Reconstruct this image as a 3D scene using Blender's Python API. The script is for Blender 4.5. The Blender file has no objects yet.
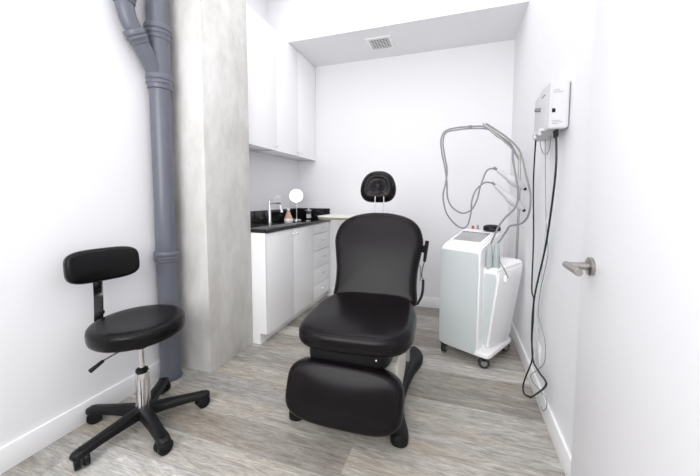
import bpy, bmesh, math, random
from mathutils import Vector, Matrix, Euler
PI = math.pi
R = math.radians
C = bpy.context.scene.collection
random.seed(4)

# ------------------------------------------------------------------ room
XL, XR, YB, YF = -1.852, 0.485, 3.40, -1.10
ZS, YS, ZC = 2.70, 2.786, 3.20          # soffit underside, soffit face, ceiling
ZT = 0.94                               # counter top

# ------------------------------------------------------------------ materials
def nodes(name):
    m = bpy.data.materials.new(name); m.use_nodes = True
    nt = m.node_tree; b = nt.nodes['Principled BSDF']
    return m, nt, b
def N(nt, t, **kw):
    n = nt.nodes.new(t)
    for k, v in kw.items(): setattr(n, k, v)
    return n
def plain(name, col, rough=.5, metal=0, coat=0, bump=0, bscale=200, var=0, trans=0, ior=1.45, spec=.5):
    """a principled material with fine procedural variation"""
    m, nt, b = nodes(name)
    b.inputs['Base Color'].default_value = (*col, 1)
    b.inputs['Roughness'].default_value = rough
    b.inputs['Metallic'].default_value = metal
    b.inputs['Coat Weight'].default_value = coat
    b.inputs['IOR'].default_value = ior
    b.inputs['Specular IOR Level'].default_value = spec
    b.inputs['Transmission Weight'].default_value = trans
    tc = N(nt, 'ShaderNodeTexCoord')
    if var:
        n = N(nt, 'ShaderNodeTexNoise'); n.inputs['Scale'].default_value = 3; n.inputs['Detail'].default_value = 4
        nt.links.new(tc.outputs['Object'], n.inputs['Vector'])
        mx = N(nt, 'ShaderNodeMix', data_type='RGBA')
        mx.inputs[6].default_value = (*[c*(1-var) for c in col], 1); mx.inputs[7].default_value = (*[min(1, c*(1+var)) for c in col], 1)
        nt.links.new(n.outputs['Fac'], mx.inputs[0]); nt.links.new(mx.outputs[2], b.inputs['Base Color'])
    if bump:
        n = N(nt, 'ShaderNodeTexNoise'); n.inputs['Scale'].default_value = bscale; n.inputs['Detail'].default_value = 3
        nt.links.new(tc.outputs['Object'], n.inputs['Vector'])
        bp = N(nt, 'ShaderNodeBump'); bp.inputs['Strength'].default_value = bump; bp.inputs['Distance'].default_value = .002
        nt.links.new(n.outputs['Fac'], bp.inputs['Height']); nt.links.new(bp.outputs['Normal'], b.inputs['Normal'])
    return m

def ramp(nt, stops):
    r = N(nt, 'ShaderNodeValToRGB'); e = r.color_ramp.elements
    while len(e) < len(stops): e.new(.5)
    for i, (p, c) in enumerate(stops):
        e[i].position = p; e[i].color = (*c, 1)
    return r

def floor_material():
    m, nt, b = nodes('vinyl_planks')
    L = nt.links.new
    tc = N(nt, 'ShaderNodeTexCoord')
    br = N(nt, 'ShaderNodeTexBrick', offset=.37, offset_frequency=1, squash=1)
    br.inputs['Color1'].default_value = (0, 0, 0, 1); br.inputs['Color2'].default_value = (1, 1, 1, 1)
    br.inputs['Mortar'].default_value = (.5, .5, .5, 1)
    br.inputs['Scale'].default_value = 1; br.inputs['Mortar Size'].default_value = .0012
    br.inputs['Mortar Smooth'].default_value = .3
    br.inputs['Brick Width'].default_value = 1.22; br.inputs['Row Height'].default_value = .165
    br.inputs['Bias'].default_value = 0
    L(tc.outputs['Object'], br.inputs['Vector'])
    # offset the grain by the plank's own random value
    cx = N(nt, 'ShaderNodeCombineXYZ'); mul = N(nt, 'ShaderNodeMath', operation='MULTIPLY'); mul.inputs[1].default_value = 37
    L(br.outputs['Color'], mul.inputs[0]); L(mul.outputs[0], cx.inputs[0]); L(mul.outputs[0], cx.inputs[2])
    add = N(nt, 'ShaderNodeVectorMath', operation='ADD'); L(tc.outputs['Object'], add.inputs[0]); L(cx.outputs[0], add.inputs[1])
    def grain(sx, sy, detail, rough, dist=0):
        mp = N(nt, 'ShaderNodeMapping'); mp.inputs['Scale'].default_value = (sx, sy, 1)
        L(add.outputs[0], mp.inputs['Vector'])
        n = N(nt, 'ShaderNodeTexNoise'); n.inputs['Scale'].default_value = 1; n.inputs['Detail'].default_value = detail
        n.inputs['Roughness'].default_value = rough; n.inputs['Distortion'].default_value = dist
        L(mp.outputs[0], n.inputs['Vector']); return n
    base = ramp(nt, [(0, (.27, .252, .225)), (.3, (.40, .378, .34)), (.5, (.44, .425, .395)), (.72, (.33, .325, .31)), (1, (.62, .61, .585))])
    L(br.outputs['Color'], base.inputs[0])
    g1 = grain(4.0, 30, 10, .78, 1.6)       # broad weathered streaks
    r1 = ramp(nt, [(.34, (.30, .29, .275)), (.46, (.76, .75, .74)), (.56, (1.12, 1.11, 1.10)), (.68, (1.8, 1.78, 1.75))])
    L(g1.outputs['Fac'], r1.inputs[0])
    m1 = N(nt, 'ShaderNodeMix', data_type='RGBA', blend_type='MULTIPLY'); m1.inputs[0].default_value = .72
    L(base.outputs[0], m1.inputs[6]); L(r1.outputs[0], m1.inputs[7])
    g2 = grain(16, 210, 8, .78)              # fine fibres
    r2 = ramp(nt, [(.36, (.50, .48, .45)), (.5, (.95, .95, .95)), (.64, (1.25, 1.24, 1.23))])
    L(g2.outputs['Fac'], r2.inputs[0])
    m2 = N(nt, 'ShaderNodeMix', data_type='RGBA', blend_type='MULTIPLY'); m2.inputs[0].default_value = .7
    L(m1.outputs[2], m2.inputs[6]); L(r2.outputs[0], m2.inputs[7])
    g3 = grain(1.5, 7, 3, .5)              # brown patches
    r3 = ramp(nt, [(.5, (0, 0, 0)), (.72, (1, 1, 1))]); L(g3.outputs['Fac'], r3.inputs[0])
    m3 = N(nt, 'ShaderNodeMix', data_type='RGBA', blend_type='MULTIPLY')
    ms = N(nt, 'ShaderNodeMath', operation='MULTIPLY'); ms.inputs[1].default_value = .7; L(r3.outputs[0], ms.inputs[0])
    L(ms.outputs[0], m3.inputs[0]); L(m2.outputs[2], m3.inputs[6]); m3.inputs[7].default_value = (.98, .86, .72, 1)
    m4 = N(nt, 'ShaderNodeMix', data_type='RGBA'); L(br.outputs['Fac'], m4.inputs[0]); L(m3.outputs[2], m4.inputs[6])
    m4.inputs[7].default_value = (.29, .27, .24, 1)
    L(m4.outputs[2], b.inputs['Base Color'])
    b.inputs['Roughness'].default_value = .42
    bp = N(nt, 'ShaderNodeBump'); bp.inputs['Strength'].default_value = .25; bp.inputs['Distance'].default_value = .002
    L(g2.outputs['Fac'], bp.inputs['Height']); L(bp.outputs['Normal'], b.inputs['Normal'])
    return m

def concrete_material():
    m, nt, b = nodes('concrete')
    L = nt.links.new
    tc = N(nt, 'ShaderNodeTexCoord')
    def noise(s, d, r, sc=(1, 1, 1), dist=0):
        mp = N(nt, 'ShaderNodeMapping'); mp.inputs['Scale'].default_value = sc; L(tc.outputs['Object'], mp.inputs['Vector'])
        n = N(nt, 'ShaderNodeTexNoise'); n.inputs['Scale'].default_value = s; n.inputs['Detail'].default_value = d
        n.inputs['Roughness'].default_value = r; n.inputs['Distortion'].default_value = dist; L(mp.outputs[0], n.inputs['Vector']); return n
    a = noise(2.2, 8, .62, (1, 1, .55), .6)
    ra = ramp(nt, [(.28, (.45, .435, .41)), (.45, (.56, .55, .53)), (.6, (.64, .63, .615)), (.78, (.72, .715, .70))]); L(a.outputs['Fac'], ra.inputs[0])
    c = noise(9, 10, .7, (1, 1, .5)); rc = ramp(nt, [(.35, (.88, .875, .86)), (.6, (1.06, 1.06, 1.06))]); L(c.outputs['Fac'], rc.inputs[0])
    mx = N(nt, 'ShaderNodeMix', data_type='RGBA', blend_type='MULTIPLY'); mx.inputs[0].default_value = .8
    L(ra.outputs[0], mx.inputs[6]); L(rc.outputs[0], mx.inputs[7])
    v = noise(60, 2, .5); rv = ramp(nt, [(.20, (.65, .64, .62)), (.27, (1, 1, 1))]); L(v.outputs['Fac'], rv.inputs[0])
    m2 = N(nt, 'ShaderNodeMix', data_type='RGBA', blend_type='MULTIPLY'); m2.inputs[0].default_value = .8
    L(mx.outputs[2], m2.inputs[6]); L(rv.outputs[0], m2.inputs[7]); L(m2.outputs[2], b.inputs['Base Color'])
    b.inputs['Roughness'].default_value = .75
    bp = N(nt, 'ShaderNodeBump'); bp.inputs['Strength'].default_value = .25; bp.inputs['Distance'].default_value = .004
    L(c.outputs['Fac'], bp.inputs['Height']); L(bp.outputs['Normal'], b.inputs['Normal'])
    return m

def granite_material():
    m, nt, b = nodes('black_granite'); L = nt.links.new
    tc = N(nt, 'ShaderNodeTexCoord'); v = N(nt, 'ShaderNodeTexNoise'); v.inputs['Scale'].default_value = 160; v.inputs['Detail'].default_value = 3
    L(tc.outputs['Object'], v.inputs['Vector'])
    r = ramp(nt, [(.0, (.006, .006, .007)), (.62, (.012, .011, .012)), (.75, (.10, .09, .085))]); L(v.outputs['Fac'], r.inputs[0])
    L(r.outputs[0], b.inputs['Base Color']); b.inputs['Roughness'].default_value = .08
    return m

M = dict(
    front=plain('grey_wall_paint', (.55, .55, .56), .6),
    wall=plain('white_wall_paint', (.80, .80, .82), .6, bump=.05, bscale=120),
    ceil=plain('white_ceiling_paint', (.82, .82, .835), .7, bump=.05),
    base=plain('white_baseboard', (.88, .88, .89), .4),
    door=plain('white_door_paint', (.80, .80, .82), .4),
    gloss=plain('white_gloss_lacquer', (.90, .90, .91), .12, coat=.4),
    floor=floor_material(), concrete=concrete_material(), granite=granite_material(),
    pipe=plain('grey_pvc', (.115, .121, .15), .28, var=.06),
    leather=plain('black_vinyl_leather', (.005, .0045, .005), .27, bump=.08, bscale=260, spec=.21),
    leather2=plain('dark_brown_black_leather', (.006, .0045, .0055), .27, bump=.08, bscale=260, spec=.21),
    blackp=plain('black_plastic', (.006, .006, .007), .42, bump=.05, bscale=400, spec=.3),
    chrome=plain('chrome', (.75, .75, .77), .09, 1),
    steel=plain('brushed_steel', (.40, .38, .36), .3, 1),
    ivory=plain('ivory_plastic', (.74, .72, .65), .4),
    machine=plain('white_machine_plastic', (.92, .92, .925), .3),
    panel=plain('pale_grey_green_plastic', (.60, .65, .655), .38),
    screen=plain('grey_screen_glass', (.34, .34, .35), .08, coat=.5),
    device=plain('light_grey_plastic', (.60, .60, .62), .4),
    hose=plain('grey_hose', (.24, .24, .25), .35),
    greyp=plain('mid_grey_plastic', (.22, .22, .23), .45),
    applicator=plain('grey_green_plastic', (.42, .46, .465), .38),
    red=plain('red_plastic', (.55, .05, .06), .4),
    cord=plain('black_cord', (.008, .008, .009), .4),
    teal=plain('pale_green_cord', (.50, .58, .57), .45),
    pink=plain('rose_cord', (.45, .16, .16), .45),
    rose=plain('rose_gold_glaze', (.62, .36, .25), .3),
    white=plain('white_ceramic', (.85, .85, .85), .3),
    cotton=plain('white_cotton', (.85, .85, .84), .9, bump=.6, bscale=90),
    mirror=plain('mirror_glass', (.9, .9, .9), .02, 1),
    glass=plain('clear_glass', (.97, .98, .98), .02, trans=1, ior=1.12),
    tray=plain('cream_tray_laminate', (.78, .77, .72), .35),
    olive=plain('khaki_tray_edge', (.27, .27, .20), .5),
    dark=plain('dark_recess', (.03, .03, .032), .6),
    rubber=plain('grey_rubber', (.035, .035, .037), .5),
)

def thin_glass():
    m, nt, b = nodes('thin_clear_glass'); L = nt.links.new
    tr_ = N(nt, 'ShaderNodeBsdfTransparent'); tr_.inputs[0].default_value = (.96, .98, .98, 1)
    gl = N(nt, 'ShaderNodeBsdfGlossy'); gl.inputs['Roughness'].default_value = .03
    fr = N(nt, 'ShaderNodeFresnel'); fr.inputs[0].default_value = 1.5; mx = N(nt, 'ShaderNodeMixShader')
    L(fr.outputs[0], mx.inputs[0]); L(tr_.outputs[0], mx.inputs[1]); L(gl.outputs[0], mx.inputs[2])
    L(mx.outputs[0], nt.nodes['Material Output'].inputs[0]); nt.nodes.remove(b); return m
M['glass'] = thin_glass()

# ------------------------------------------------------------------ mesh helpers
def finish(name, bm, mat, parent=None, world=False, sharp=38, mats=None):
    bmesh.ops.remove_doubles(bm, verts=bm.verts, dist=1e-6)
    bmesh.ops.recalc_face_normals(bm, faces=bm.faces)
    for f in bm.faces: f.smooth = True
    for e in bm.edges:
        if len(e.link_faces) == 2 and e.calc_face_angle(0) > R(sharp): e.smooth = False
    me = bpy.data.meshes.new(name); bm.to_mesh(me); bm.free()
    for m_ in (mats or [mat]): me.materials.append(m_)
    o = bpy.data.objects.new(name, me); C.objects.link(o)
    if parent is not None:
        o.parent = parent
        if world: me.transform(wm(parent).inverted())
    return o
def wm(o):
    m_ = Matrix.LocRotScale(o.location, o.rotation_euler, o.scale)
    return wm(o.parent) @ m_ if o.parent else m_
def tag(o, label, cat, group=None):
    o['label'] = label; o['category'] = cat
    if group: o['group'] = group
    return o
def thing(name, label, cat, loc=(0, 0, 0), rz=0, group=None):
    o = bpy.data.objects.new(name, None); C.objects.link(o)
    o.location = loc; o.rotation_euler = (0, 0, rz); o.empty_display_size = .1
    return tag(o, label, cat, group)
def structure(o, label=None):
    o['kind'] = 'structure'
    if label: o['label'] = label
    return o

def box(bm, lo, hi, bev=0, seg=2, m=None, mi=0):
    b = bmesh.new()
    bmesh.ops.create_cube(b, size=1)
    s = [hi[i]-lo[i] for i in range(3)]; c = [(hi[i]+lo[i])/2 for i in range(3)]
    for v in b.verts: v.co = Vector((v.co.x*s[0]+c[0], v.co.y*s[1]+c[1], v.co.z*s[2]+c[2]))
    if bev: bmesh.ops.bevel(b, geom=list(b.edges), offset=bev, segments=seg, profile=.6, affect='EDGES')
    if m is not None: b.transform(m)
    for f in b.faces: f.material_index = mi
    merge(bm, b)
def merge(bm, b):
    me = bpy.data.meshes.new('t'); b.to_mesh(me); b.free(); bm.from_mesh(me); bpy.data.meshes.remove(me)
def boxo(name, lo, hi, mat, parent=None, bev=0, seg=2, world=False):
    bm = bmesh.new(); box(bm, lo, hi, bev, seg); return finish(name, bm, mat, parent, world)
def loft(bm, rings, cap0=True, cap1=True, closed=True, mi=0):
    vs = [[bm.verts.new(p) for p in r] for r in rings]
    n = len(vs[0])
    for a, b in zip(vs, vs[1:]):
        for i in range(n if closed else n-1):
            j = (i+1) % n
            bm.faces.new((a[i], a[j], b[j], b[i])).material_index = mi
    if cap0: bm.faces.new(list(reversed(vs[0]))).material_index = mi
    if cap1: bm.faces.new(vs[-1]).material_index = mi
def lathe(bm, prof, m=Matrix(), n=32, mi=0, caps=True):
    """prof: list of (radius, z) about local z"""
    rings = [[m @ Vector((r*math.cos(2*PI*i/n), r*math.sin(2*PI*i/n), z)) for i in range(n)] for r, z in [(max(r, 1e-4), z) for r, z in prof]]
    loft(bm, rings, caps, caps, mi=mi)
def zto(a, b):
    a, b = Vector(a), Vector(b); d = b-a
    return Matrix.Translation(a) @ d.to_track_quat('Z', 'Y').to_matrix().to_4x4(), d.length
def rod(bm, a, b, r, r2=None, n=20, mi=0, bev=0):
    m, l = zto(a, b); r2 = r if r2 is None else r2
    if bev: lathe(bm, [(r-bev, 0), (r, bev), (r2, l-bev), (r2-bev, l)], m, n, mi)
    else: lathe(bm, [(r, 0), (r2, l)], m, n, mi)
def spline(pts, sub=8, closed=False):
    P = [Vector(p) for p in pts]; n = len(P); out = []
    rng = range(n if closed else n-1)
    for i in rng:
        if closed: p0, p1, p2, p3 = P[i-1], P[i], P[(i+1) % n], P[(i+2) % n]
        else: p0, p1, p2, p3 = P[max(i-1, 0)], P[i], P[i+1], P[min(i+2, n-1)]
        for k in range(sub):
            t = k/sub
            out.append(.5*((2*p1)+(p2-p0)*t+(2*p0-5*p1+4*p2-p3)*t*t+(3*p1-p0-3*p2+p3)*t**3))
    if not closed: out.append(P[-1].copy())
    return out
def tube(bm, pts, r, n=8, sub=6, smooth=True, mi=0):
    P = spline(pts, sub) if smooth else [Vector(p) for p in pts]
    rr = r if callable(r) else (lambda t: r)
    T = [(P[min(i+1, len(P)-1)]-P[max(i-1, 0)]).normalized() for i in range(len(P))]
    nrm = T[0].orthogonal().normalized(); rings = []
    for i, (p, t) in enumerate(zip(P, T)):
        nrm = (nrm - t*nrm.dot(t)).normalized(); b = t.cross(nrm)
        q = rr(i/(len(P)-1))
        rings.append([p + q*(math.cos(2*PI*k/n)*nrm + math.sin(2*PI*k/n)*b) for k in range(n)])
    loft(bm, rings, mi=mi)
def srect(w, h, e=4, n=64, cx=0, cy=0):
    o = []
    for i in range(n):
        a = 2*PI*i/n; c, s = math.cos(a), math.sin(a)
        k = (abs(c)**e + abs(s)**e)**(-1/e)
        o.append((cx+w/2*k*c, cy+h/2*k*s))
    return o
def pad(bm, outline, t, r, crown=.015, crown_b=0, m=Matrix(), seg=6, dent=None, mi=0):
    """an upholstered pad: outline in local xy, from z=0 to z=t, rounded edges r, domed top"""
    O = [Vector((p[0], p[1])) for p in outline]; n = len(O)
    c = sum(O, Vector((0, 0)))/n
    area = sum(O[i].x*O[(i+1) % n].y-O[(i+1) % n].x*O[i].y for i in range(n))
    if area < 0: O.reverse()
    NR = []
    for i in range(n):
        d = (O[(i+1) % n]-O[i-1]).normalized(); NR.append(Vector((-d.y, d.x)))
    rb, rt = r if isinstance(r, tuple) else (r, r)
    prof = []
    for k in range(seg+1):
        a = PI/2*k/seg; prof.append((rb*(1-math.sin(a)), rb*(1-math.cos(a))))
    for k in range(seg+1):
        a = PI/2*k/seg; prof.append((rt*(1-math.cos(a)), t-rt*(1-math.sin(a))))
    rings = []
    def ring(ins, z, k=1, f=None):
        out = []
        for p, q in zip(O, NR):
            w = p+q*ins; w = c+(w-c)*k
            zz = z + (f(w) if f else 0)
            out.append(m @ Vector((w.x, w.y, zz)))
        return out
    ks = [.02, .2, .4, .6, .8, .93]
    for k in ks: rings.append(ring(rb, -crown_b*(1-k*k), k))
    for i, z in prof: rings.append(ring(i, z))
    for k in reversed(ks): rings.append(ring(rt, t+crown*(1-k*k), k, dent))
    loft(bm, rings, mi=mi)
T_ = Matrix.Translation
def RX(d): return Matrix.Rotation(R(d), 4, 'X')
def RY(d): return Matrix.Rotation(R(d), 4, 'Y')
def RZ(d): return Matrix.Rotation(R(d), 4, 'Z')

# ------------------------------------------------------------------ the setting
structure(boxo('floor', (XL-.1, YF-.1, -.1), (XR+.1, YB+.1, 0), M['floor']), 'floor of weathered grey wood-look planks')
structure(boxo('ceiling', (XL-.1, YF-.1, ZC), (XR+.1, YB+.1, ZC+.1), M['ceil']), 'white ceiling')
structure(boxo('wall_left', (XL-.1, YF-.1, 0), (XL, YB+.1, ZC), M['wall']), 'white wall on the left')
structure(boxo('wall_right', (XR, YF-.1, 0), (XR+.1, YB+.1, ZC), M['wall']), 'white wall on the right')
structure(boxo('wall_back', (XL, YB, 0), (XR, YB+.1, ZC), M['wall']), 'white far wall')
structure(boxo('wall_front', (XL, YF-.1, 0), (XR, YF, ZC), M['front']), 'grey wall behind the viewer')
structure(boxo('soffit', (XL, YS, ZS), (XR, YB, ZC), M['ceil']), 'white dropped soffit along the far wall')
structure(boxo('concrete_column', (XL, 1.625, 0), (-1.559, 2.083, ZC), M['concrete'], bev=.004), 'bare grey concrete column beside the pipe')
def baseboard(name, lo, hi): structure(boxo(name, lo, hi, M['base'], bev=.003), 'white baseboard')
baseboard('baseboard_left', (XL, YF, 0), (XL+.014, 1.625, .112))
baseboard('baseboard_right', (XR-.014, YF, 0), (XR, YB, .112))
baseboard('baseboard_back', (-1.43+.02, YB-.014, 0), (XR-.014, YB, .112))

# open door lying close to the right wall
DX = .42
door = bpy.data.objects.new('door_1', None); C.objects.link(door); structure(door, 'white door swung open against the right wall')
door.location = (DX, .38, 0)
boxo('door_leaf', (0, 0, .012), (.04, .893, 2.12), M['door'], door, bev=.002)
hy = .805; hz = .976
bm = bmesh.new()
lathe(bm, [(.029, 0), (.030, -.003), (.030, -.010), (.027, -.012)], T_((0, hy, hz)) @ RY(90), 40)
h = finish('handle_rose', bm, M['steel'], door)
bm = bmesh.new()
rod(bm, (-.009, hy, hz), (-.066, hy, hz), .0112, n=28)
lathe(bm, [(.0105, 0), (.0125, .002), (.0125, .02), (.0105, .022)], T_((-.011, hy, hz)) @ RY(-90), 28)
rod(bm, (-.070, hy+.012, hz), (-.072, hy-.112, hz), .0110, n=32, bev=.0012)
finish('door_handle', bm, M['steel'], door)
# hinges on the near edge
for z in (.25, 1.05, 1.9):
    bm = bmesh.new(); rod(bm, (.02, -.004, z), (.02, -.004, z+.09), .007); finish('hinge', bm, M['steel'], door)

# ------------------------------------------------------------------ drain pipe
px, py, pr = -1.782, 1.512, .059
t = thing('drain_pipe', 'grey plastic drain pipe running up the wall beside the concrete column', 'pipe', (px, py, 0))
bm = bmesh.new(); rod(bm, (0, 0, 0), (0, 0, ZC), pr, n=48); finish('main_pipe', bm, M['pipe'], t)
def collar(name, base, d, r, h=.075):
    """socket collar with two ridges, starting at base, along d"""
    m_, _ = zto(base, Vector(base)+Vector(d))
    bm = bmesh.new()
    lathe(bm, [(r*1.0, 0), (r*1.10, .004), (r*1.12, h*.30), (r*1.20, h*.36), (r*1.22, h*.42), (r*1.20, h*.50),
               (r*1.13, h*.54), (r*1.13, h*.60), (r*1.22, h*.66), (r*1.24, h*.90), (r*1.16, h), (r*1.02, h)], m_, 48)
    return finish(name, bm, M['pipe'], t)
collar('pipe_collar', (0, 0, .775), (0, 0, 1), pr, .07)
collar('pipe_collar', (0, 0, 1.855), (0, 0, 1), pr*1.03, .09)
collar('pipe_collar', (0, 0, 2.150), (0, 0, 1), pr*1.03, .09)
bm = bmesh.new()
rod(bm, (0, 0, 1.93), (0, 0, 2.18), pr*1.06, n=48)
finish('junction_body', bm, M['pipe'], t)
pb = .045
bd = Vector((0, -.56, .83)).normalized()
b0 = Vector((0, -.02, 1.945)); b1 = b0+bd*.19
bm = bmesh.new(); rod(bm, b0, b1, pb*1.05, n=40); finish('branch_pipe', bm, M['pipe'], t)
collar('branch_collar', b1-bd*.02, bd, pb*1.06, .075)
e0 = b1+bd*.05
bm = bmesh.new()
tube(bm, [e0, e0+bd*.03, e0+bd*.065+Vector((0, .002, .010)), e0+bd*.085+Vector((0, .004, .035)), e0+bd*.09+Vector((0, .004, .07)), e0+bd*.09+Vector((0, .004, .13))], pb, 40)
finish('elbow', bm, M['pipe'], t)
e1 = e0+bd*.09+Vector((0, .004, .045))
collar('branch_collar', e1, (0, 0, 1), pb*1.05, .08)
bm = bmesh.new(); rod(bm, e1+Vector((0, 0, .05)), (e1.x, e1.y, ZC), pb, n=40); finish('branch_riser', bm, M['pipe'], t)
bm = bmesh.new(); lathe(bm, [(pr+.012, 0), (pr+.012, .004), (pr, .006)], T_((0, 0, 0)), 40); finish('floor_ring', bm, M['pipe'], t)

# ------------------------------------------------------------------ cabinets
XC, XU = -1.429, -1.606
g = .003
def knob(parent, x, y, z, r=.011, nm='knob'):
    bm = bmesh.new(); lathe(bm, [(.004, 0), (.004, .012), (r*.8, .014), (r, .020), (r*.75, .026), (.001, .0275)], T_((x, y, z)) @ RY(90), 20)
    return finish(nm, bm, M['chrome'], parent, world=True)
def pull(parent, y, z, w=.075):
    bm = bmesh.new()
    tube(bm, [(XC, y-w/2, z), (XC+.020, y-w/2+.006, z), (XC+.024, y, z), (XC+.020, y+w/2-.006, z), (XC, y+w/2, z)], .0035, 8)
    return finish('pull', bm, M['chrome'], parent, world=True)
y0, y1, y2, y3 = 2.105, 2.505, 2.955, 3.385
sc = thing('base_cabinet', 'white two-door base cabinet under the black counter next to the column', 'cabinet', (-1.64, (y0+y2)/2, 0))
bm = bmesh.new(); box(bm, (XL+.003, y0, .09), (XC-.019, y2, ZT-.031)); box(bm, (XL+.003, y0, 0), (XC-.06, y2, .09)); box(bm, (XL+.003, y0-.018, 0), (XC-.06, y0, ZT-.031)); box(bm, (XC-.06, y0-.018, .09), (XC-.001, y0, ZT-.031))
finish('carcass', bm, M['gloss'], sc, True)
for a, b, ky in ((y0, (y0+y2)/2, (y0+y2)/2-.035), ((y0+y2)/2, y2, (y0+y2)/2+.035)):
    d_ = boxo('cabinet_door', (XC-.018, a+g, .085), (XC, b-g, ZT-.036), M['gloss'], sc, bev=.0015, world=True)
    knob(d_, XC, ky, ZT-.082)
dc = thing('drawer_cabinet', 'white five-drawer base cabinet in the far corner', 'cabinet', (-1.64, (y2+y3)/2, 0))
bm = bmesh.new(); box(bm, (XL+.003, y2, .09), (XC-.019, YB-.002, ZT-.031)); box(bm, (XL+.003, y2, 0), (XC-.06, YB-.002, .09)); finish('carcass', bm, M['gloss'], dc, True)
zs = [.085, .245, .425, .612, .80-.005, ZT-.036]
for a, b in zip(zs, zs[1:]):
    d_ = boxo('drawer', (XC-.018, y2+g, a+.0025), (XC, y3-g, b-.0025), M['gloss'], dc, bev=.0015, world=True)
    pull(d_, (y2+y3)/2+.02, (a+b)/2+.01)
# worktop with upstand
ct = thing('countertop', 'glossy black stone countertop over the white base cabinets', 'countertop', (-1.64, 2.75, ZT-.03))
boxo('worktop', (XL+.001, y0-.022, ZT-.03), (XC+.012, YB-.001, ZT), M['granite'], ct, bev=.003, world=True)
tag(boxo('backsplash', (XL+.001, y0-.02, ZT+.0005), (XL+.021, YB-.001, ZT+.118), M['granite'], bev=.002), 'black stone upstand behind the faucet along the left wall', 'backsplash')
tag(boxo('backsplash', (XL+.0215, YB-.021, ZT+.0005), (XC+.0, YB-.001, ZT+.118), M['granite'], bev=.002), 'short black stone upstand on the far wall behind the cotton jar', 'backsplash')
# wall cabinets
uz0, uz1 = 1.622, ZS
def upper(label, a, b, doors):
    t = thing('wall_cabinet', label, 'cabinet', ((XL+XU)/2, (a+b)/2, uz0), 0, None)
    boxo('carcass', (XL+.003, a, uz0), (XU-.019, b, uz1-.002), M['gloss'], t, bev=.001, world=True)
    for p, q, ky in doors:
        d_ = boxo('cabinet_door', (XU-.018, p+g*.6, uz0-.002), (XU, q-g*.6, uz1-.004), M['gloss'], t, bev=.0012, world=True)
        knob(d_, XU, ky, uz0+.035, .010)
upper('white single-door wall cabinet nearest the concrete column', 2.09, 2.555, [(2.09, 2.555, 2.52)])
upper('white two-door wall cabinet in the far corner under the soffit', 2.558, 3.395, [(2.558, 2.968, 2.925), (2.968, 3.395, 3.01)])

# ------------------------------------------------------------------ things on the counter
f = thing('faucet', 'slim chrome faucet standing at the near end of the black counter', 'faucet', (-1.735, 2.61, ZT))
bm = bmesh.new(); lathe(bm, [(.024, 0), (.024, .006), (.016, .010), (.0145, .012), (.0145, .205), (.012, .209)], n=28); finish('body', bm, M['chrome'], f)
bm = bmesh.new(); box(bm, (0, -.011, .185), (.135, .011, .200), .004); finish('spout', bm, M['chrome'], f)
bm = bmesh.new(); rod(bm, (.118, 0, .178), (.140, 0, .105), .0095, .012, n=20, bev=.002); finish('spray_head', bm, M['white'], f)
bm = bmesh.new(); rod(bm, (0, 0, .209), (0, 0, .222), .011, n=20); rod(bm, (0, 0, .217), (0, .055, .226), .0045, n=12); finish('lever', bm, M['chrome'], f)

mm = thing('makeup_mirror', 'round white-rimmed magnifying mirror on a chrome stand on the counter', 'mirror', (-1.665, 3.02, ZT), R(0))
bm = bmesh.new(); lathe(bm, [(.055, 0), (.055, .004), (.045, .010), (.008, .015)], n=32); finish('foot', bm, M['chrome'], mm)
bm = bmesh.new(); rod(bm, (0, 0, .012), (0, 0, .19), .0055); finish('stem', bm, M['chrome'], mm)
mt = T_((0, 0, .265)) @ RZ(24) @ RX(86)
bm = bmesh.new(); lathe(bm, [(.058, -.008), (.070, -.008), (.075, 0), (.070, .009), (.063, .009), (.058, .005)], mt, 48, caps=True); finish('rim', bm, M['chrome'], mm)
bm = bmesh.new(); lathe(bm, [(.062, .0068), (.0615, .0094), (.001, .0096)], mt, 48); finish('mirror_glass', bm, M['mirror'], mm)
dfz = thing('reed_diffuser', 'conical rose and white ceramic bottle on the counter in front of the mirror', 'bottle', (-1.672, 2.86, ZT))
bm = bmesh.new(); lathe(bm, [(.044, 0), (.047, .004), (.044, .028), (.0435, .030)], n=32); finish('base_band', bm, M['white'], dfz)
bm = bmesh.new(); lathe(bm, [(.0435, .030), (.030, .062), (.015, .098), (.0125, .112)], n=32); finish('body', bm, M['rose'], dfz)
bm = bmesh.new(); lathe(bm, [(.009, .112), (.012, .116), (.015, .128), (.011, .138), (.001, .141)], n=24); finish('stopper', bm, M['white'], dfz)
for sx in (-1, 1):
    bm = bmesh.new(); rod(bm, (0, sx*.009, .105), (0, sx*.034, .125), .0035, n=10); finish('arm', bm, M['chrome'], dfz)
j = thing('cotton_jar', 'clear glass jar of cotton pads with a lid near the far end of the counter', 'jar', (-1.665, 3.31, ZT))
bm = bmesh.new(); lathe(bm, [(.040, 0), (.044, .003), (.044, .088), (.041, .088), (.041, .005), (.001, .005)], n=36); finish('glass', bm, M['glass'], j)
bm = bmesh.new(); lathe(bm, [(.038, .0065), (.039, .012), (.039, .047), (.033, .052), (.001, .053)], n=28); finish('cotton_pads', bm, M['cotton'], j)
bm = bmesh.new(); lathe(bm, [(.045, .0885), (.046, .092), (.046, .098), (.020, .102), (.006, .104), (.010, .112), (.008, .120), (.001, .122)], n=36); finish('lid', bm, M['chrome'], j)

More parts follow.
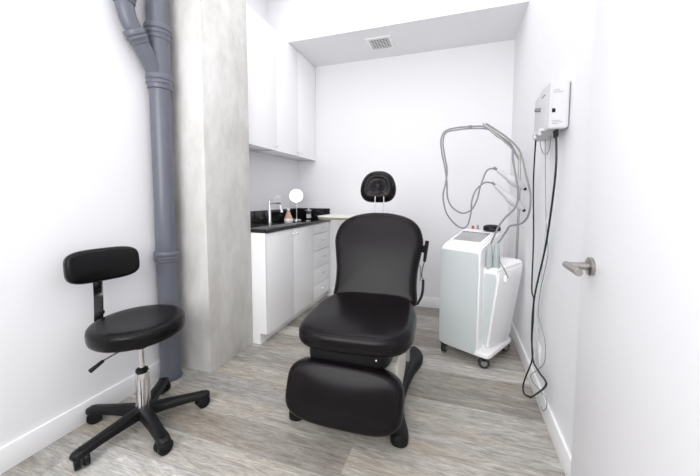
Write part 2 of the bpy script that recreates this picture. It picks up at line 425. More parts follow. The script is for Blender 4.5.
# instrument tray on a stand behind the exam chair
tr = thing('instrument_stand', 'cream topped tray table standing at the far wall behind the exam chair', 'tray table', (-.83, 3.0, 0))
bm = bmesh.new(); pad(bm, srect(.72, .46, 7, 56), .012, .004, 0, m=T_((-.14, .0, .994))); finish('tray_top', bm, M['tray'], tr)
bm = bmesh.new(); pad(bm, srect(.71, .45, 7, 56), .021, .004, 0, m=T_((-.14, .0, .9725))); finish('tray_rim', bm, M['olive'], tr)
bm = bmesh.new(); rod(bm, (.0, 0, .09), (.0, 0, .973), .018); finish('post', bm, M['steel'], tr)
for k in range(4):
    a = PI/4+k*PI/2; bm = bmesh.new()
    rod(bm, (0, 0, .085), (.19*math.cos(a), .19*math.sin(a), .06), .014, .010)
    lathe(bm, [(.012, -.011), (.025, -.009), (.025, .009), (.012, .011)], T_((.19*math.cos(a), .19*math.sin(a), .0255)) @ RX(90), 20)
    rod(bm, (.19*math.cos(a), .19*math.sin(a), .03), (.19*math.cos(a), .19*math.sin(a), .065), .008)
    finish('leg', bm, M['steel'], tr)

# ------------------------------------------------------------------ outlets, vent
def outlet(label, loc, rz, w):
    t = thing('wall_outlet', label, 'outlet', loc, rz)
    boxo('cover_plate', (-w/2, -.006, -.058), (w/2, 0, .058), M['white'], t, bev=.002)
    n = 2 if w > .1 else 1
    for q in range(n):
        cx = 0 if n == 1 else (-.023 if q == 0 else .023)
        for cz in (-.02, .02):
            bm = bmesh.new(); pad(bm, srect(.030, .026, 3, 24), .002, .0006, 0, m=T_((cx, -.006, cz)) @ RX(90)); s_ = finish('socket', bm, M['white'], t)
            bm = bmesh.new()
            box(bm, (cx-.007, -.0087, cz-.002), (cx-.005, -.0079, cz+.006)); box(bm, (cx+.005, -.0087, cz-.002), (cx+.007, -.0079, cz+.006)); finish('slot', bm, M['dark'], s_)
outlet('white double wall outlet above the counter behind the faucet', (XL, 2.95, 1.15), R(90), .115)
outlet('white wall outlet low on the right wall behind the hanging cords', (XR, 2.05, .27), R(-90), .075)

v = thing('air_vent', 'small square white air vent in the soffit underside', 'vent', (-.755, 3.075, ZS))
bm = bmesh.new()
s_ = .125
for lo, hi in (((-s_, -s_, -.008), (s_, -s_+.03, 0)), ((-s_, s_-.03, -.008), (s_, s_, 0)), ((-s_, -s_+.03, -.008), (-s_+.03, s_-.03, 0)), ((s_-.03, -s_+.03, -.008), (s_, s_-.03, 0))): box(bm, lo, hi, .0015)
finish('vent_frame', bm, M['white'], v)
boxo('vent_backing', (-s_+.03, -s_+.03, -.0015), (s_-.03, s_-.03, -.0003), M['dark'], v)
bm = bmesh.new()
k = s_-.03
for i in range(7):
    u_ = -k+(i+.5)*2*k/7
    box(bm, (u_-.0024, -k, -.006), (u_+.0024, k, -.002)); box(bm, (-k, u_-.0024, -.0065), (k, u_+.0024, -.0025))
finish('vent_grille', bm, M['white'], v)

# ------------------------------------------------------------------ caster helper
def caster_mesh(bm, x, y, z0, r=.024, w=.038, ang=0, mi_w=0):
    """twin-wheel caster: wheel axis horizontal, turned by ang (deg); touches z0"""
    m_ = T_((x, y, z0+r)) @ RZ(ang)
    for s_ in (-1, 1):
        lathe(bm, [(r*.55, -w*.19), (r*.93, -w*.19), (r, -w*.12), (r, w*.12), (r*.93, w*.19), (r*.6, w*.19), (r*.5, w*.15)], m_ @ T_((0, s_*w*.29, 0)) @ RX(90), 28, mi_w)
    # hood over the wheels
    rings = []
    for k in range(9):
        a = R(-10+200*k/8)
        rings.append([m_ @ Vector((math.cos(a)*q, yy, math.sin(a)*q)) for q, yy in ((r*1.02, -w*.06), (r*1.02, w*.06), (r*.3, w*.06), (r*.3, -w*.06))])
    loft(bm, rings)
    rod(bm, m_ @ Vector((0, 0, r*.3)), m_ @ Vector((0, 0, r*1.55)), r*.34, n=14)

# ------------------------------------------------------------------ stool
st = thing('rolling_stool', 'black round rolling stool with a small backrest, against the left wall', 'stool', (-1.535, 1.135, 0))
SZ = .545
bm = bmesh.new()
lathe(bm, [(.001, 0), (.185, 0), (.200, .003), (.208, .012), (.2115, .030), (.2115, .056), (.209, .068), (.202, .077), (.188, .0825), (.16, .083), (.11, .080), (.05, .078), (.001, .0775)], T_((-.014, .005, SZ-.056)) @ RX(1.5), 72)
finish('seat', bm, M['leather'], st)
bm = bmesh.new(); box(bm, (-.085, -.06, SZ-.083), (.085, .06, SZ-.0605), .004); lathe(bm, [(.03, 0), (.034, .05)], T_((0, 0, SZ-.125)), 24); finish('seat_plate', bm, M['blackp'], st)
# backrest facing the seat (+x), a bit turned
bm = bmesh.new()
mb = T_((-.215, -.035, SZ+.30)) @ RZ(90-12) @ RX(90-6)
# bend the pad: build flat then curve
b2 = bmesh.new(); pad(b2, srect(.315, .168, 3.8, 72), .055, (.018, .024), .008)
for vv in b2.verts: vv.co.z += .9*vv.co.x**2
b2.transform(mb); merge(bm, b2)
finish('backrest', bm, M['leather'], st)
bm = bmesh.new()
tube(bm, [(-.03, 0, SZ-.088), (-.15, -.004, SZ-.092), (-.215, -.006, SZ-.075), (-.230, -.007, SZ-.03), (-.226, -.007, SZ+.06), (-.222, -.007, SZ+.15), (-.224, -.007, SZ+.27)], .004, 6)
for vv in bm.verts: vv.co.y = (vv.co.y)*6.6
finish('backrest_bar', bm, M['chrome'], st)
bm = bmesh.new(); rod(bm, (-.240, -.036, SZ+.045), (-.215, -.036, SZ+.045), .013, n=16, bev=.002); finish('adjuster_knob', bm, M['blackp'], st)
bm = bmesh.new(); rod(bm, (0, 0, .10), (0, 0, SZ-.09), .0125, n=24); finish('gas_lift', bm, M['chrome'], st)
bm = bmesh.new()
n = 48; rings = []
for z, k in ((.085, 1.0), (.10, 1.0), (.245, .92), (.268, .92)):
    rings.append([Vector((math.cos(2*PI*i/n), math.sin(2*PI*i/n), 0))*(.034*k*(1-.10*(1 if (i//3) % 2 else 0)*(z < .25))) + Vector((0, 0, z)) for i in range(n)])
loft(bm, rings); lathe(bm, [(.029, .262), (.032, .264), (.032, .290), (.028, .293)], n=32)
finish('column_cover', bm, M['chrome'], st)
bm = bmesh.new(); lathe(bm, [(.027, .2935), (.029, .296), (.027, .306), (.016, .313), (.0127, .314)], n=28); finish('column_ring', bm, M['blackp'], st)
bm = bmesh.new()
la, lb = Vector((.005, -.045, SZ-.095)), Vector((-.035, -.245, SZ-.155))
LV = (Vector((-.005, -.02, SZ-.09)), Vector((-.02, -.165, SZ-.115)), Vector((-.026, -.222, SZ-.140)))
rod(bm, LV[0], LV[1], .004, n=10); lv = finish('lever', bm, M['chrome'], st)
bm = bmesh.new(); rod(bm, LV[1], LV[2], .008, .0105, n=16, bev=.003); finish('lever_grip', bm, M['blackp'], lv)
bm = bmesh.new(); lathe(bm, [(.030, .052), (.040, .058), (.042, .082), (.036, .094), (.028, .098)], n=32); finish('hub', bm, M['blackp'], st)
for k, a in enumerate((-94, -166, -22, 50, 122)):
    bm = bmesh.new(); ca, sa = math.cos(R(a)), math.sin(R(a)); mz = RZ(a)
    rings = []
    for x_, w_, zt, zb in ((.018, .032, .106, .058), (.06, .030, .104, .060), (.15, .026, .097, .060), (.23, .026, .089, .058), (.275, .028, .085, .056), (.302, .025, .081, .056), (.314, .014, .075, .059)):
        rings.append([mz @ Vector((x_, yy, zz)) for yy, zz in ((-w_, zb), (-w_, (zb+zt)/2), (-w_*.85, zt-.004), (-w_*.5, zt), (w_*.5, zt), (w_*.85, zt-.004), (w_, (zb+zt)/2), (w_, zb))])
    loft(bm, rings); lg = finish('leg', bm, M['blackp'], st, sharp=50)
    bm = bmesh.new(); caster_mesh(bm, .276*ca, .276*sa, 0, .034, .056, a+[70, 40, 100, 20, 60][k]); finish('caster', bm, M['blackp'], lg)

# ------------------------------------------------------------------ exam chair
ch = thing('exam_chair', 'black upholstered exam chair with headrest and lowered leg pad, centre of the room', 'chair', (-.505, 1.90, 0), R(4))
LM = M['leather2']
# seat
seat = srect(.60, .66, 4, 88)
seat = [(x_*(1-.10*max(0, (y_-.05))/.3), y_) for x_, y_ in seat]
bm = bmesh.new(); pad(bm, seat, .098, (.03, .045), .014, m=T_((-.008, -.262, .468)) @ RX(1.0)); finish('seat_cushion', bm, LM, ch)
# under-seat shroud
bm = bmesh.new(); pad(bm, srect(.44, .52, 6, 64), .105, (.03, .004), 0, m=T_((-.034, -.255, .356))); finish('seat_shroud', bm, M['blackp'], ch)
bm = bmesh.new(); lathe(bm, [(.004, 0), (.005, .002), (.005, .004), (.003, .005)], T_((.120, -.5145, .418)) @ RX(90), 16); finish('shroud_bolt', bm, M['chrome'], ch)
# leg pad
bm = bmesh.new()
LPm = T_((-.038, -.497, .228)) @ RX(90-16) @ RZ(-2)
b2 = bmesh.new(); pad(b2, srect(.585, .300, 3.6, 88), .095, (.02, .042), .014); b2.transform(LPm); merge(bm, b2)
finish('leg_pad', bm, LM, ch)
bm = bmesh.new(); box(bm, (-.16, -.49, .19), (.16, -.36, .30), .012)
finish('leg_pad_hinge', bm, M['blackp'], ch)
# backrest, waisted
half = [(.0, -.005), (.16, -.005), (.262, .0), (.284, .03), (.278, .12), (.281, .22), (.297, .32), (.311, .40), (.309, .455), (.288, .52), (.245, .57), (.18, .603), (.09, .623), (0, .628)]
pts = [(x_, y_, 0) for x_, y_ in half] + [(-x_, y_, 0) for x_, y_ in reversed(half[1:-1])]
bo = [(p.x, p.y) for p in spline(pts, 4, True)]
BM = T_((-.005, .115, .475)) @ RX(70)
bm = bmesh.new(); b2 = bmesh.new(); pad(b2, bo, .095, (.025, .048), .007)
b2.transform(BM); merge(bm, b2); finish('backrest', bm, LM, ch)
bm = bmesh.new(); b2 = bmesh.new(); pad(b2, srect(.44, .40, 5, 56, 0, .26), .03, .01, 0, m=T_((0, 0, -.028))); b2.transform(BM); merge(bm, b2)
finish('backrest_shell', bm, M['blackp'], ch)
# headrest on two rods
for s_ in (-1, 1):
    bm = bmesh.new(); rod(bm, BM @ Vector((s_*.034-.008, .50, .012)), BM @ Vector((s_*.032-.014, .76, .030)), .0042, n=16); finish('headrest_rod', bm, M['chrome'], ch)
HO = [(0, -.102), (.070, -.098), (.112, -.074), (.131, -.028), (.124, .030), (.096, .080), (.050, .108), (0, .114)]
pts = [(x_, y_, 0) for x_, y_ in HO] + [(-x_, y_, 0) for x_, y_ in reversed(HO[1:-1])]
ho = [(p.x, p.y) for p in spline(pts, 6, True)]
def dent(w):
    d2 = (w.x/.055)**2 + ((w.y-.008)/.045)**2
    return -.052*math.exp(-d2)
HM = T_(BM @ Vector((-.036, .853, -.045))) @ RX(80) @ Matrix.Diagonal((1.04, 1.12, 1, 1))
bm = bmesh.new(); b2 = bmesh.new(); pad(b2, ho, .085, (.035, .050), .030, .01, dent=dent); b2.transform(HM); merge(bm, b2)
finish('headrest', bm, LM, ch, sharp=80)
# hand control hung on the side of the backrest
p0 = BM @ Vector((.292, .385, .02))
bm = bmesh.new(); box(bm, (-.012, -.02, -.014), (.012, .02, .014), .004, m=T_(p0)); rod(bm, p0+Vector((.008, 0, 0)), p0+Vector((.05, -.005, .035)), .011, .008, n=16, bev=.003)
rod(bm, p0+Vector((.0, 0, .0)), p0+Vector((.035, -.012, -.012)), .017, n=16, bev=.004)
finish('clip_bracket', bm, M['blackp'], ch)
bm = bmesh.new(); a_ = p0+Vector((.046, -.02, .06)); b_ = p0+Vector((.030, -.02, -.085))
rod(bm, a_, b_, .014, .0105, n=18, bev=.004); hc = finish('hand_control', bm, M['blackp'], ch)
bm = bmesh.new(); P = spline([b_, b_+Vector((-.012, 0, -.05)), b_+Vector((-.016, 0, -.10)), b_+Vector((-.006, -.005, -.125)), b_+Vector((-.008, -.01, -.20)), b_+Vector((-.020, -.01, -.25)), b_+Vector((-.045, 0, -.30))], 14)
tube(bm, P[:42], .003, 8, smooth=False)
# coiled lower length
co = []; L_ = P[42:]
for i in range(len(L_)*10):
    q = i/10; k = min(int(q), len(L_)-2); p = L_[k].lerp(L_[k+1], min(1, q-k)); a = i*.75
    co.append(p + Vector((math.cos(a)*.007, math.sin(a)*.007, 0)))
tube(bm, co, .0028, 5, smooth=False); finish('coiled_cord', bm, M['cord'], hc)
bm = bmesh.new(); q0 = BM @ Vector((.298, .27, .01)); rod(bm, q0, q0+Vector((.0, -.006, -.10)), .005, n=12, bev=.001)
rod(bm, q0, BM @ Vector((.25, .27, .01)), .005, n=12); finish('release_lever', bm, M['steel'], ch)
# base housing and rails
bm = bmesh.new()
prof = [(-.38, .045), (-.38, .305), (-.365, .330), (.05, .385), (.16, .385), (.16, .045)]
rings = [[Vector((x_*1.0, y_, z_)) for y_, z_ in prof] for x_ in (-.24, .208)]
loft(bm, rings); bmesh.ops.bevel(bm, geom=list(bm.edges), offset=.008, segments=3, affect='EDGES'); finish('base_housing', bm, M['ivory'], ch)
bm = bmesh.new(); box(bm, (-.16, -.42, .09), (.16, -.398, .30), .006); finish('housing_panel', bm, M['blackp'], ch)
def rail(s_):
    bm = bmesh.new()
    cl = [(.281, -.498, .010, .0), (.281, -.494, .022, .0), (.281, -.482, .035, .0), (.280, -.455, .045, 0), (.272, -.40, .043, 0), (.252, -.31, .031, 0), (.238, -.20, .024, 0), (.234, -.07, .023, 0), (.240, .06, .025, 0), (.252, .17, .031, 0), (.266, .27, .042, 0), (.264, .35, .048, 0), (.250, .41, .044, 0), (.238, .44, .034, 0), (.230, .455, .020, 0), (.228, .459, .008, 0)]
    P = spline([(c[0]*s_, c[1], c[2]) for c in cl], 4); rings = []; mr = T_((-.018, 0, 0)) @ RZ(-4)
    for p in P:
        w_ = p.z; zt = .052*min(1, .45+w_/.045)
        rings.append([mr @ Vector((p.x+w_*cx, p.y, zz)) for cx, zz in ((-1, .004), (-1, zt*.55), (-.8, zt*.85), (-.4, zt), (.4, zt), (.8, zt*.85), (1, zt*.55), (1, .004))])
    loft(bm, rings); finish('base_rail', bm, M['blackp'], ch, sharp=60)
rail(1); rail(-1)
boxo('base_plate', (-.225, -.30, .012), (.225, .20, .05), M['blackp'], ch, bev=.006)

# ------------------------------------------------------------------ treatment machine
mc = thing('laser_machine', 'tall white and grey treatment machine on casters at the right wall', 'medical machine', (.129, 2.551, 0), R(-28.7))
hw, yf, yb_ = .150, -.220, .200
# body: side profile extruded along x, rounded
prof = [(yf+.006, .084), (yf, .10), (yf, .812), (yf+.012, .836), (yf+.035, .850), (.10, .936), (yb_-.02, .938), (yb_, .920), (yb_, .084)]
bm = bmesh.new(); loft(bm, [[Vector((x_, y_, z_)) for y_, z_ in prof] for x_ in (-hw, hw)])
bmesh.ops.bevel(bm, geom=[e for e in bm.edges if abs(e.verts[0].co.x-e.verts[1].co.x) < 1e-5], offset=.014, segments=4, affect='EDGES')
finish('body', bm, M['machine'], mc, sharp=45)
# grey front panel
bm = bmesh.new(); pad(bm, srect(2*hw-.008, .722, 26, 96), .006, .002, 0, m=T_((-.004, yf-.0005, .449)) @ RX(90)); finish('front_panel', bm, M['panel'], mc)
# touch screen on the sloping top
ang = math.degrees(math.atan2(.086, .285))
SM = T_((-.0, -.045, .8945)) @ RX(ang)
bm = bmesh.new()
for lo, hi in (((-.125, -.105, 0), (.125, -.09, .007)), ((-.125, .09, 0), (.125, .105, .007)), ((-.125, -.09, 0), (-.11, .09, .007)), ((.11, -.09, 0), (.125, .09, .007))): box(bm, lo, hi, .002, m=SM)
finish('screen_bezel', bm, M['machine'], mc)
bm = bmesh.new(); box(bm, (-.11, -.09, .0005), (.11, .09, .003), m=SM); finish('screen', bm, M['screen'], mc)
# base deck
bm = bmesh.new()
pad(bm, srect(.385, .43, 12, 72, .043, -.006), .034, (.006, .012), 0, m=T_((0, 0, .078))); finish('base_deck', bm, M['machine'], mc)
for x_, y_, a in ((-.122, -.188, 100), (.190, -.192, 35), (.192, .165, 60), (-.118, .165, 80)):
    m_ = T_((x_, y_, .038)) @ RZ(a)
    bm = bmesh.new()
    box(bm, (-.022, -.026, .036), (.022, .026, .044), .002, m=m_)
    box(bm, (-.012, -.023, -.006), (.012, -.019, .034), .001, m=m_); box(bm, (-.012, .019, -.006), (.012, .023, .034), .001, m=m_)
    cs = finish('caster', bm, M['blackp'], mc)
    bm = bmesh.new()
    for s_ in (-1, 1): lathe(bm, [(.010, -.007), (.034, -.007), (.0378, -.004), (.0378, .004), (.034, .007), (.010, .007)], m_ @ T_((0, s_*.0095, 0)) @ RX(90), 30)
    finish('wheel', bm, M['rubber'], cs)
    for s_ in (-1, 1):
        bm = bmesh.new(); lathe(bm, [(.019, 0), (.021, .002), (.018, .0075)], m_ @ T_((0, s_*.0163, 0)) @ RX(90*-s_), 24)
        finish('wheel_cap', bm, M['greyp'], cs)
# side module, wedge shaped: thick at the top
bm = bmesh.new()
def sec(z, xo, ya, yc, w=.05, dz=0): return [Vector((hw+.001, ya, z)), Vector((xo, ya, z)), Vector((xo+w, yc-.04, z+dz)), Vector((xo+w*.8, yc, z+dz)), Vector((hw+.001, yc, z+dz))]
loft(bm, [sec(.118, hw+.030, -.130, .145), sec(.16, hw+.042, -.140, .15), sec(.63, hw+.100, -.150, .160, .060, .018), sec(.685, hw+.104, -.147, .160, .060, .028), sec(.705, hw+.090, -.128, .152, .060, .034)])
bmesh.ops.bevel(bm, geom=[e for e in bm.edges if abs(e.verts[0].co.z-e.verts[1].co.z) > .02 and e.verts[0].co.x > hw+.01 and e.verts[1].co.x > hw+.01], offset=.014, segments=4, affect='EDGES')
sm = finish('side_module', bm, M['machine'], mc, sharp=50)
bm = bmesh.new()
loft(bm, [[Vector((x0, y_-.0015, z)), Vector((x1, y_-.0015, z)), Vector((x1, y_+.001, z)), Vector((x0, y_+.001, z))] for z, x0, x1, y_ in ((.135, hw+.004, hw+.024, -.1345), (.16, hw+.004, hw+.031, -.140), (.63, hw+.006, hw+.088, -.150), (.665, hw+.012, hw+.082, -.149))])
finish('module_front', bm, M['panel'], sm)
bm = bmesh.new(); box(bm, (hw+.112, -.085, .610), (hw+.134, -.045, .655), .003); finish('cord_socket', bm, M['machine'], sm)
# two docked applicators in the module
for x_, y_, h_ in ((hw+.026, -.122, .185), (hw+.066, -.100, .195)):
    bm = bmesh.new(); lathe(bm, [(.018, .0), (.0235, .004), (.023, h_*.45), (.017, h_*.9), (.010, h_)], T_((x_, y_, .685)), 24)
    finish('docked_applicator', bm, M['applicator'], mc)
# dark round knob and hose connectors at the back of the top
bm = bmesh.new(); lathe(bm, [(.060, 0), (.064, .004), (.064, .020), (.058, .034), (.040, .042), (.001, .045)], T_((.080, .125, .9405)), 36); finish('round_cap', bm, M['blackp'], mc)
bm = bmesh.new(); lathe(bm, [(.012, 0), (.012, .010), (.009, .014), (.007, .024)], T_((-.085, .15, .9405)), 20); finish('hose_connector', bm, M['red'], mc)
bm = bmesh.new(); lathe(bm, [(.013, 0), (.013, .008), (.008, .012), (.008, .030), (.004, .034)], T_((-.045, .15, .9405)), 20); finish('hose_connector', bm, M['chrome'], mc)
cord_a = [ (0.450,2.276,1.640), (0.450,2.214,1.307), (0.450,2.146,0.937), (0.450,2.136,0.639), (0.450,2.076,0.589), (0.450,2.092,0.478), (0.450,2.085,0.337), (0.450,2.048,0.230), (0.450,2.240,-0.027), (0.450,2.229,-0.096), (0.450,2.072,-0.020) ]
cord_b = [ (0.450,1.764,1.540), (0.450,1.753,1.314), (0.450,1.853,0.976), (0.450,1.988,0.739), (0.450,2.064,0.593), (0.450,2.070,0.461), (0.450,2.076,0.335), (0.450,2.028,0.234), (0.450,1.885,0.239), (0.450,1.741,0.253), (0.450,1.888,0.125), (0.450,2.072,-0.020) ]
cord_c = [ (0.460,2.034,1.590), (0.460,1.974,1.295), (0.460,1.926,1.076), (0.460,1.861,0.922), (0.460,1.886,0.837), (0.460,1.965,0.688), (0.460,1.996,0.527), (0.460,1.848,0.447), (0.460,1.828,0.330), (0.460,1.957,0.215), (0.460,2.111,0.094), (0.460,2.050,0.087), (0.460,1.798,0.158), (0.460,1.749,0.139), (0.460,1.805,0.071), (0.460,1.855,0.060) ]
cord_d = [ (0.460,1.919,1.556), (0.460,1.903,1.291), (0.460,1.922,1.049), (0.460,1.950,0.851), (0.460,1.985,0.671), (0.460,2.021,0.482), (0.460,2.001,0.370), (0.460,2.024,0.225) ]
cord_e = [ (0.450,2.104,1.605), (0.450,2.075,1.502), (0.450,1.987,1.439), (0.450,1.888,1.447), (0.450,1.858,1.544) ]
pole = [ (0.441,2.600,0.693), (0.438,2.600,1.178), (0.430,2.600,1.489) ]
hoseloop1 = [ (0.427,2.600,1.475), (0.377,2.600,1.573), (0.271,2.600,1.659), (0.185,2.600,1.732), (0.078,2.600,1.742), (-0.033,2.600,1.738), (-0.107,2.600,1.716), (-0.137,2.600,1.651), (-0.127,2.600,1.548), (-0.101,2.600,1.429), (-0.083,2.600,1.302), (-0.077,2.600,1.198), (-0.040,2.600,1.119), (0.036,2.600,1.072), (0.103,2.600,1.097), (0.144,2.600,1.176), (0.163,2.600,1.269), (0.203,2.600,1.391), (0.244,2.600,1.417), (0.280,2.600,1.404) ]
hoseloop2 = [ (0.420,2.600,1.490), (0.363,2.600,1.581), (0.264,2.600,1.675), (0.200,2.600,1.716), (0.078,2.600,1.727), (-0.025,2.600,1.722), (-0.100,2.600,1.704), (-0.121,2.600,1.634), (-0.107,2.600,1.532), (-0.085,2.600,1.413), (-0.094,2.600,1.302), (-0.111,2.600,1.206), (-0.085,2.600,1.078), (-0.014,2.600,0.983), (0.047,2.600,0.953), (0.083,2.600,0.986), (0.103,2.600,1.082), (0.108,2.600,1.176), (0.135,2.600,1.253), (0.191,2.600,1.307), (0.233,2.600,1.310), (0.276,2.600,1.291) ]
gun1 = [ (0.279,2.600,1.408), (0.343,2.600,1.366), (0.420,2.600,1.305), (0.475,2.600,1.260) ]
gun2 = [ (0.269,2.600,1.291), (0.341,2.600,1.215), (0.412,2.600,1.148), (0.474,2.600,1.100) ]
arm = [ (0.431,2.600,1.475), (0.384,2.600,1.557), (0.328,2.600,1.612), (0.170,2.600,1.759) ]
hr1 = [ (0.192,2.600,1.757), (0.326,2.600,1.656), (0.425,2.600,1.548), (0.478,2.600,1.363), (0.513,2.600,1.215), (0.508,2.600,1.082), (0.464,2.600,1.006), (0.383,2.600,0.980), (0.357,2.600,0.934), (0.339,2.600,0.856) ]
hr2 = [ (0.171,2.600,1.755), (0.292,2.600,1.658), (0.377,2.600,1.580), (0.387,2.600,1.476), (0.428,2.600,1.253), (0.419,2.600,1.133), (0.347,2.600,1.040), (0.307,2.600,0.978), (0.300,2.600,0.869) ]

PX, PY = pole[0][0], pole[0][1]
bm = bmesh.new(); tube(bm, [(PX-.005, PY, .66), pole[1], pole[2], (pole[2][0]-.006, PY, 1.50)], .0085, 14); tube(bm, [(PX-.005, PY, .66), (PX-.005, PY, .70)], .013, 14, smooth=False)
hp = finish('hose_pole', bm, M['steel'], mc, True)
bm = bmesh.new(); tube(bm, [pole[2]]+arm[1:], .0065, 12); finish('hose_arm', bm, M['steel'], hp, True)
for nm, pts in (('hoseloop1', hoseloop1), ('hoseloop2', hoseloop2)):
    bm = bmesh.new(); tube(bm, pts, .0062, 10, 8); finish('hose', bm, M['hose'], mc, True)
def depth(pts, ys):
    """carry each point along to another distance from the wall side"""
    return [(p[0]*y/p[1], y, 1.2+(p[2]-1.2)*y/p[1]) for p, y in zip(pts, ys)]
h1 = depth(hr1, [2.6, 2.58, 2.5, 2.3, 2.2, 2.2, 2.25, 2.33, 2.36, 2.36]); h2 = depth(hr2, [2.6, 2.6, 2.58, 2.5, 2.4, 2.38, 2.36, 2.35, 2.35])
mi_ = wm(mc)
h1[-1] = tuple(mi_ @ Vector((hw+.066, -.100, .87))); h2[-1] = tuple(mi_ @ Vector((hw+.026, -.122, .86)))
for pts in (h1, h2):
    bm = bmesh.new(); tube(bm, pts, .0066, 10, 8); finish('hose', bm, M['hose'], mc, True)
bm = bmesh.new(); tube(bm, [mi_ @ Vector(q) for q in ((hw+.085, -.105, .79), (hw+.10, -.12, .75), (hw+.128, -.11, .70), (hw+.134, -.065, .64))], .0035, 8); finish('hose', bm, M['hose'], mc, True)
def gun(pts):
    a, b = Vector(pts[0]), Vector(pts[-1]); b = a+(b-a)*.97; m_, l = zto(a, b)
    bm = bmesh.new()
    lathe(bm, [(.008, 0), (.015, .01), (.020, l*.25), (.025, l*.45), (.034, l*.52), (.036, l*.62), (.031, l*.82), (.020, l*.96), (.013, l)], m_ @ Matrix.Scale(1, 4), 28)
    o = finish('handpiece', bm, M['device'], mc, True)
    bm = bmesh.new(); lathe(bm, [(.0115, l*.995), (.0115, l+.012), (.008, l+.016)], m_, 20); finish('handpiece_tip', bm, M['blackp'], o, True)
    bm = bmesh.new(); lathe(bm, [(.0075, -.03), (.009, -.02), (.009, .004)], m_, 16); finish('hose_sleeve', bm, M['greyp'], o, True)
    # hook that carries it on the pole
    c_ = m_ @ Vector((0, 0, l*.62)); bm = bmesh.new()
    rod(bm, c_, (PX-.01, PY, c_.z), .008, n=12); finish('holder_bracket', bm, M['device'], hp, True)
gun(gun1); gun(gun2)
bm = bmesh.new(); box(bm, (hoseloop1[4][0]-.012, PY-.012, hoseloop1[4][2]-.014), (hoseloop1[4][0]+.016, PY+.012, hoseloop1[4][2]+.008), .003); finish('hose_clip', bm, M['greyp'], mc, True)

# ------------------------------------------------------------------ wall device with cords
wd = thing('wall_console', 'light grey electrosurgical unit mounted high on the right wall above hanging cords', 'medical device', (XR, 1.86, 1.64))
bx0, bx1, by0, by1, bz0, bz1 = .402, XR-.006, 1.70, 2.08, 1.522, 1.740
bm = bmesh.new()
plan = [(bx1, by0), (bx0, by0), (bx0-.004, by0+.02), (bx0-.006, by0+.12), (bx0+.0, by1-.06), (bx0+.03, by1), (bx1, by1)]
loft(bm, [[Vector((x_, y_, z_ + (.0 if x_ > .45 else dz))) for x_, y_ in plan] for z_, dz in ((bz0, 0), (bz1, 0))])
bmesh.ops.bevel(bm, geom=list(bm.edges), offset=.005, segments=3, affect='EDGES'); finish('housing', bm, M['device'], wd, True)
boxo('mounting_plate', (XR-.006, by0-.008+.02, bz0+.01), (XR-.0002, by1-.02, bz1-.01), M['greyp'], wd, world=True)
boxo('black_label', (bx0+.008, by0-.0012, bz0+.074), (bx0+.022, by0+.001, bz0+.092), M['blackp'], wd, world=True)
bm = bmesh.new()
for i, (xa, xb, z) in enumerate(((.412, .440, .175), (.412, .452, .165), (.412, .446, .035), (.414, .455, .028), (.412, .438, .021))):
    bm = bmesh.new(); box(bm, (xa, by0-.0009, bz0+z), (xb, by0+.001, bz0+z+.0018)); finish('printed_line', bm, M['hose'], wd, True)
bm = bmesh.new(); rod(bm, (bx0-.004, 1.87, 1.652), (bx0-.030, 1.87, 1.652), .011, .010, n=20, bev=.002); finish('dial_knob', bm, M['greyp'], wd, True)
bm = bmesh.new()
for y_ in (1.78, 1.80, 1.82): rod(bm, (bx0-.003, y_, 1.70), (bx0-.009, y_, 1.70), .004, n=10)
finish('button', bm, M['greyp'], wd, True)
bm = bmesh.new(); box(bm, (bx0-.018, 1.78, bz0+.005), (bx0-.004, 1.97, bz0+.018), .003); box(bm, (bx0-.022, 1.80, bz0-.012), (bx0-.008, 1.83, bz0+.022), .003); box(bm, (bx0-.022, 1.90, bz0-.012), (bx0-.008, 1.93, bz0+.022), .003)
finish('handle_cradle', bm, M['device'], wd, True)
bm = bmesh.new()
for y_ in (1.735, 1.765): rod(bm, (.442, y_, bz0+.002), (.444, y_, bz0-.035), .0085, .006, n=14)
finish('plug', bm, M['blackp'], wd, True)
cord_a[8:] = [(.418, 2.082, .06), (.412, 2.043, .012), (.438, 2.017, .010)]
cord_b[10:] = [(.452, 1.96, .060), (.440, 2.012, .010)]
cord_a[0] = (.41, 2.0, 1.545)
cord_b[0] = (.444, 1.752, 1.51)
for pts, r, mt, in ((cord_a, .0044, 'cord'), (cord_b, .0050, 'cord'), (cord_c, .0022, 'hose'), (cord_d, .0025, 'teal'), (cord_e, .002, 'hose'),
                    ):
    bm = bmesh.new(); tube(bm, [(min(p[0], .468), p[1], max(p[2], r+.001)) for p in pts], r, 8, 8); finish('cable', bm, M[mt], wd, True)

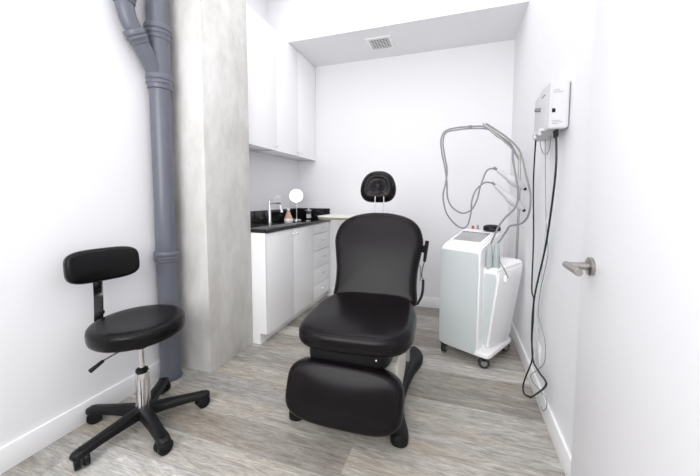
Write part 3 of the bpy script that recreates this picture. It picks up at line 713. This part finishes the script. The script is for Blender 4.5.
# ------------------------------------------------------------------ light
def area(name, loc, size, power, rot=(0, 0, 0), col=(1, 1, 1)):
    l = bpy.data.lights.new(name, 'AREA'); l.shape = 'RECTANGLE'; l.size, l.size_y = size; l.energy = power; l.color = col
    o = bpy.data.objects.new(name, l); C.objects.link(o); o.location = loc; o.rotation_euler = rot; return o
area('ceiling_lamp_near', (-.65, .75, ZC-.03), (1.8, 1.2), 6.5)
area('ceiling_lamp_far', (-.60, 2.15, ZC-.03), (1.8, 1.0), 8)
area('ceiling_lamp_entry', (-.65, -.5, ZC-.03), (1.8, .8), 7)
area('front_fill', (-.70, YF+.02, 1.85), (1.9, 1.7), 42, (R(90), 0, 0))  # added soft fill from behind the camera; no window is known there
w = bpy.data.worlds.new('world'); bpy.context.scene.world = w; w.use_nodes = True
w.node_tree.nodes['Background'].inputs[0].default_value = (1, 1, 1, 1); w.node_tree.nodes['Background'].inputs[1].default_value = .2

# ------------------------------------------------------------------ camera
F, CX, CY, YAW, PITCH, ROLL = 311.0, 355.249, 217.86, .3166, .0690, .0042
YAW, PITCH, ROLL, CX, CY = 0.31697, 0.06870, 0.00352, 355.249, 217.860
fw = Vector((-math.sin(YAW)*math.cos(PITCH), math.cos(YAW)*math.cos(PITCH), -math.sin(PITCH)))
rt = Vector((math.cos(YAW), math.sin(YAW), 0)); up = rt.cross(fw)
r2 = rt*math.cos(ROLL)+up*math.sin(ROLL); u2 = up*math.cos(ROLL)-rt*math.sin(ROLL)
cam = bpy.data.cameras.new('camera'); co_ = bpy.data.objects.new('camera', cam); C.objects.link(co_)
mat = Matrix.Identity(4)
for i in range(3): mat[i][0] = r2[i]; mat[i][1] = u2[i]; mat[i][2] = -fw[i]
co_.matrix_world = T_((0, 0, 1.2)) @ mat
cam.sensor_width = 36; cam.lens = F*36/700
cam.shift_x = (350-CX)/700; cam.shift_y = (CY-238)/700
cam.clip_start = .02
sc_ = bpy.context.scene; sc_.camera = co_
sc_.view_settings.view_transform = 'Standard'; sc_.view_settings.look = 'None'; sc_.view_settings.gamma = 1
sc_.view_settings.use_curve_mapping = False
sc_.view_settings.exposure = 0.52
sc_.cycles.max_bounces = 12; sc_.cycles.diffuse_bounces = 8
